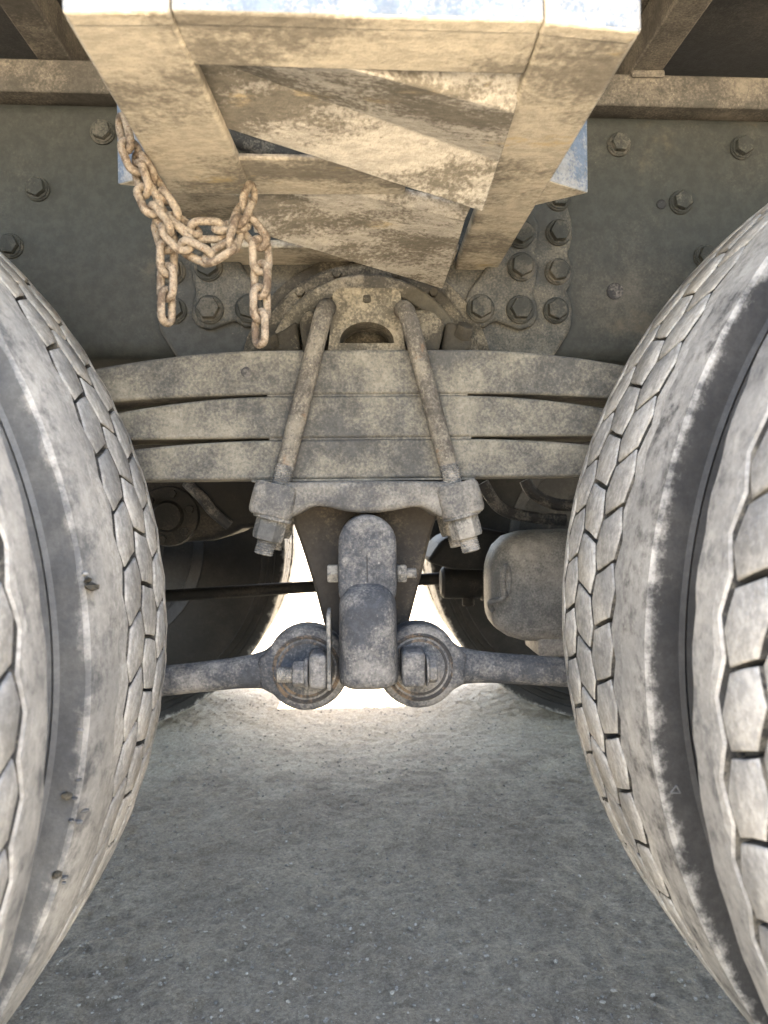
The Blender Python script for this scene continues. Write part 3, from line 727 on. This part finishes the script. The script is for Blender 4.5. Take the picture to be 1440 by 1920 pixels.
bm = new(); q = at(922, 1130, Y=YD); tube(bm, smooth_path([p + Vector((0, -.01, -.02)), p + Vector((-.008, -.008, -.028)), q + Vector((-.002, .004, .0)), q + Vector((.004, .02, -.014))]), .0045, 8); obj('strap', bm, 'nose', dn)
bm = new(); a, b = at(1010, 1205, Y=YD + .02), at(1075, 1232, Y=YD + .02); rounded(bm, a.x, b.x + .05, YD + .02, YD + .12, b.z, a.z + .01, .006, 3); obj('drain_boss', bm, 'nose', dn)
# brake canister further in
a = at(826, 1092, Y=1.75); bm = new()
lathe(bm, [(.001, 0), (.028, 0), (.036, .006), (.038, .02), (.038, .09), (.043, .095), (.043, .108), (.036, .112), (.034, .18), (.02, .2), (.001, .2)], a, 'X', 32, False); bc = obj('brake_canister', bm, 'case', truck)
bm = new(); q = at(878, 1118, Y=1.74); cyl(bm, q, (0, 0, -1), .014, .022, 16, .003); obj('canister_port', bm, 'case', bc)
# cross rod in the dark, seen on both sides of the hanger
a, b = at(300, 1118, Y=1.85), at(850, 1083, Y=1.85); d = (b - a)
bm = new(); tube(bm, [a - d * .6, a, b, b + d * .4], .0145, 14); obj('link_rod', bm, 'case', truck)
# left axle carrier with flange
YL = 1.28
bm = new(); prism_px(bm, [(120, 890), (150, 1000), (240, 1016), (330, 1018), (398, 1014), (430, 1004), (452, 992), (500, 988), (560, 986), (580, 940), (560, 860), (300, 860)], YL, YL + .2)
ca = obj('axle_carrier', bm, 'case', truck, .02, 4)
p = at(318, 968, Y=YL); bm = new(); lathe(bm, [(.001, -.02), (.022, -.02), (.026, -.012), (.048, -.01), (.05, 0), (.001, 0)], p, n=28, close=False); obj('carrier_flange', bm, 'case', ca)
for k in range(6):
    t = k * math.pi / 3 + .3; bm = new(); hexprism(bm, p + Vector((.038 * math.cos(t), -.011, .038 * math.sin(t))), (0, -1, 0), .007, .008); obj('flange_bolt', bm, 'case', ca)
p = at(405, 950, Y=YL); bm = new(); tube(bm, smooth_path([at(350, 905, Y=YL - .02), at(380, 935, Y=YL - .03), at(400, 960, Y=YL - .02), at(430, 985, Y=YL - .01)]), .009, 10); obj('brake_hose', bm, 'rubber', truck)
for pts in ([(905, 905), (935, 950), (985, 968), (1060, 975)], [(985, 900), (1000, 925), (1040, 945), (1090, 948)]):
    bm = new(); tube(bm, smooth_path([at(x, y, Y=1.35) for x, y in pts]), .011, 10); obj('brake_hose', bm, 'rubber', truck)
bm = new(); prism_px(bm, [(800, 1055), (830, 1010), (905, 990), (960, 1000), (960, 1062), (900, 1070), (850, 1068)], 1.45, 1.62); obj('slack_bracket', bm, 'case', truck, .012, 3)

# ------------------------------------------------------------------ outrigger frame overhead
ZF = .96
def bar_quad(name, corners, parent, h=.012, z=ZF, web=None, wh=.10, wt=.012, bev=.003):
    """plan quad (photo pixels on the underside plane): flat flange, plus a tall web along edge web=(i, j)"""
    P = [at(x, y, Z=z) for x, y in corners]
    bm = new(); hexa(bm, [tuple(p) for p in P] + [(p.x, p.y, z + h) for p in P])
    if web:
        a, b = P[web[0]], P[web[1]]; cc = sum(P, Vector()) / 4; t = (b - a).normalized(); nn = Vector((-t.y, t.x, 0))
        if nn.dot(cc - a) < 0: nn = -nn
        q = [a - nn * .004, b - nn * .004, b + nn * wt, a + nn * wt]
        hexa(bm, [(p.x, p.y, z - .0008) for p in q] + [(p.x, p.y, z + wh) for p in q])
    finish(bm)
    for f in bm.faces: f.material_index = 1 if (f.normal.y < -.7 and web) else 0
    me = bpy.data.meshes.new(name); bm.to_mesh(me); bm.free()
    me.materials.append(M['mud']); me.materials.append(M['paint'])
    o = link(name, me, parent); b = o.modifiers.new('bevel', 'BEVEL'); b.width = bev; b.segments = 3; b.limit_method = 'ANGLE'
    return o
fr = bar_quad('outrigger_frame', [(119, 28), (320, 28), (475, 366), (316, 366)], truck, web=(0, 1))
bar_quad('side_member', [(1020, 46), (1199, 65), (927, 515), (851, 511)], fr, z=ZF + .0015, web=(0, 1))
bar_quad('side_web', [(1185, 70), (1196, 71), (927, 512), (920, 512)], fr, h=.08, z=ZF + .0145)
bar_quad('side_web', [(122, 36), (134, 36), (326, 364), (318, 364)], fr, h=.08, z=ZF + .0145)
bar_quad('front_member', [(322, 26), (1018, 44), (984, 142), (350, 124)], fr, z=ZF + .002, web=(0, 1))
bar_quad('middle_member', [(414, 297), (760, 303), (760, 366), (430, 366)], fr, .006, ZF + .004)
bar_quad('back_member', [(318, 355), (480, 368), (520, 425), (340, 410)], fr, .008, 1.0)
bar_quad('back_member', [(395, 462), (860, 468), (848, 506), (408, 502)], fr, .010, ZF + .008)
# end wedges of the cross beam behind
for A, B, Cc in (((1103, 362), (1044, 330), (998, 397)), ((220, 346), (263, 323), (300, 360))):
    P = [at(x, y, Z=ZF + .004) for x, y in (A, B, Cc)]; h = .14
    inn = -.06 if A[0] > 700 else .06
    P2 = [P[0], P[1] + Vector((inn * .4, 0, 0)), P[2] + Vector((inn * .4, .0, 0))]
    bm = new(); loft(bm, [[tuple(p) for p in P2], [(p.x, p.y, p.z + h) for p in P2]]); finish(bm)
    for f in bm.faces: f.material_index = 1 if f.normal.y < -.5 else 0
    me = bpy.data.meshes.new('gusset'); bm.to_mesh(me); bm.free(); me.materials.append(M['mud']); me.materials.append(M['paint'])
    o = link('gusset', me, fr); b = o.modifiers.new('bevel', 'BEVEL'); b.width = .0015; b.segments = 2
# folded profile sheets between the side members
def folded(name, rows, th=.005):
    bm = new(); lo, hi = [], []
    for (l, zl), (r, zr) in rows:
        a, b = at(*l, Z=zl), at(*r, Z=zr); K = 14
        line = []
        for k in range(K + 1):
            p = a.lerp(b, k / K); line.append(p + Vector((0, 0, noise.noise(p * 14) * .0012)))
        lo.append(line)
    loops = []
    vl = [[bm.verts.new(p) for p in ln] for ln in lo]; vh = [[bm.verts.new(p + Vector((0, .001, th))) for p in ln] for ln in lo]
    m, n = len(vl), len(vl[0])
    for i in range(m - 1):
        for j in range(n - 1):
            bm.faces.new((vl[i][j], vl[i][j + 1], vl[i + 1][j + 1], vl[i + 1][j])); bm.faces.new((vh[i][j], vh[i + 1][j], vh[i + 1][j + 1], vh[i][j + 1]))
    for j in range(n - 1):
        bm.faces.new((vl[0][j + 1], vl[0][j], vh[0][j], vh[0][j + 1])); bm.faces.new((vl[-1][j], vl[-1][j + 1], vh[-1][j + 1], vh[-1][j]))
    for i in range(m - 1):
        bm.faces.new((vl[i][0], vl[i + 1][0], vh[i + 1][0], vh[i][0])); bm.faces.new((vl[i + 1][-1], vl[i][-1], vh[i][-1], vh[i + 1][-1]))
    o = obj(name, bm, 'mud2', fr, .0015, 2, ang=.25); return o
folded('folded_sheet', [(((640, 60), .985), ((1010, 95), .985)), (((600, 75), .985), ((985, 148), .972)), (((540, 95), .964), ((966, 213), .956)), (((395, 112), .986), ((937, 303), .960)),
                        (((340, 150), .980), ((922, 347), .946)), (((378, 226), .972), ((905, 398), .930))])
folded('folded_sheet', [(((690, 345), .974), ((884, 386), .952)), (((590, 345), .973), ((872, 413), .945)), (((470, 350), .974), ((856, 469), .940)), (((476, 436), .944), ((830, 542), .924))])
# hose behind the frame, seen through the opening
bm = new(); tube(bm, smooth_path([at(425, 250, Y=1.0), at(470, 268, Y=1.0), at(530, 285, Y=1.0), at(620, 300, Y=1.01)]), .013, 12); obj('air_hose', bm, 'rubber', truck)

# ------------------------------------------------------------------ chain
def link_mesh():
    bm = new(); w_, h_, r = .0078, .0068, .0036       # centre-line half width, half straight length, wire radius
    path = []
    for k in range(10): t = math.pi * k / 9; path.append((w_ * math.cos(t), h_ + w_ * math.sin(t)))
    for k in range(10): t = math.pi + math.pi * k / 9; path.append((w_ * math.cos(t), -h_ + w_ * math.sin(t)))
    n = len(path); rows = []
    for i in range(n):
        p, q, o = Vector((*path[i], 0)), Vector((*path[(i + 1) % n], 0)), Vector((*path[i - 1], 0))
        d = (q - o).normalized(); u = Vector((d.y, -d.x, 0)); row = []
        for k in range(8):
            t = 2 * math.pi * k / 8; rr = r * (1 + .12 * noise.noise(Vector((path[i][0] * 300, path[i][1] * 300, k))))
            row.append(bm.verts.new(p + u * (rr * math.cos(t)) + Vector((0, 0, rr * math.sin(t)))))
        rows.append(row)
    for i in range(n):
        a, b = rows[i], rows[(i + 1) % n]
        for k in range(8): bm.faces.new((a[k], a[(k + 1) % 8], b[(k + 1) % 8], b[k]))
    finish(bm, 1.2); me = bpy.data.meshes.new('chain_link'); bm.to_mesh(me); bm.free(); me.materials.append(M['rust']); return me
LM = link_mesh()
runs = [[(228, 225, .69), (240, 270, .69), (262, 325, .69), (284, 385, .685), (318, 430, .68), (360, 468, .68), (400, 478, .68), (436, 452, .68), (450, 410, .685), (468, 368, .70)],
        [(258, 298, .70), (290, 345, .695), (318, 392, .69), (350, 425, .69), (395, 432, .69), (436, 425, .69), (466, 428, .69), (486, 455, .69), (489, 510, .69), (488, 570, .69), (488, 634, .69)],
        [(300, 415, .695), (312, 455, .695), (313, 520, .695), (312, 598, .695)]]
first = at(228, 225, Y=.69)
chain = bpy.data.objects.new('chain', None); C.objects.link(chain); chain.location = first; chain['root_at'] = tuple(first)
tag(chain, 'rusty steel chain draped in loops from the mud-coated frame above the spring', 'chain')
PL = .0215
for ri, run in enumerate(runs):
    path = smooth_path([at(x, y, Y=d) for x, y, d in run], 12)
    acc = 0; nxt = .012; k = 0
    for p, q in zip(path, path[1:]):
        L = (q - p).length
        while acc + L >= nxt:
            c = p.lerp(q, (nxt - acc) / L); d = (q - p).normalized()
            vw = Vector((0, -1, 0)); u = d.cross(vw).normalized(); v = u.cross(d)
            a = math.radians(28 if k % 2 else 118) + random.uniform(-.22, .22) + ri * .3
            xa = u * math.cos(a) + v * math.sin(a); za = xa.cross(d)
            m = Matrix((xa, d, za)).transposed().to_4x4(); m.translation = c
            o = link('chain_link', LM, chain); o.matrix_basis = m
            nxt += PL; k += 1
        acc += L
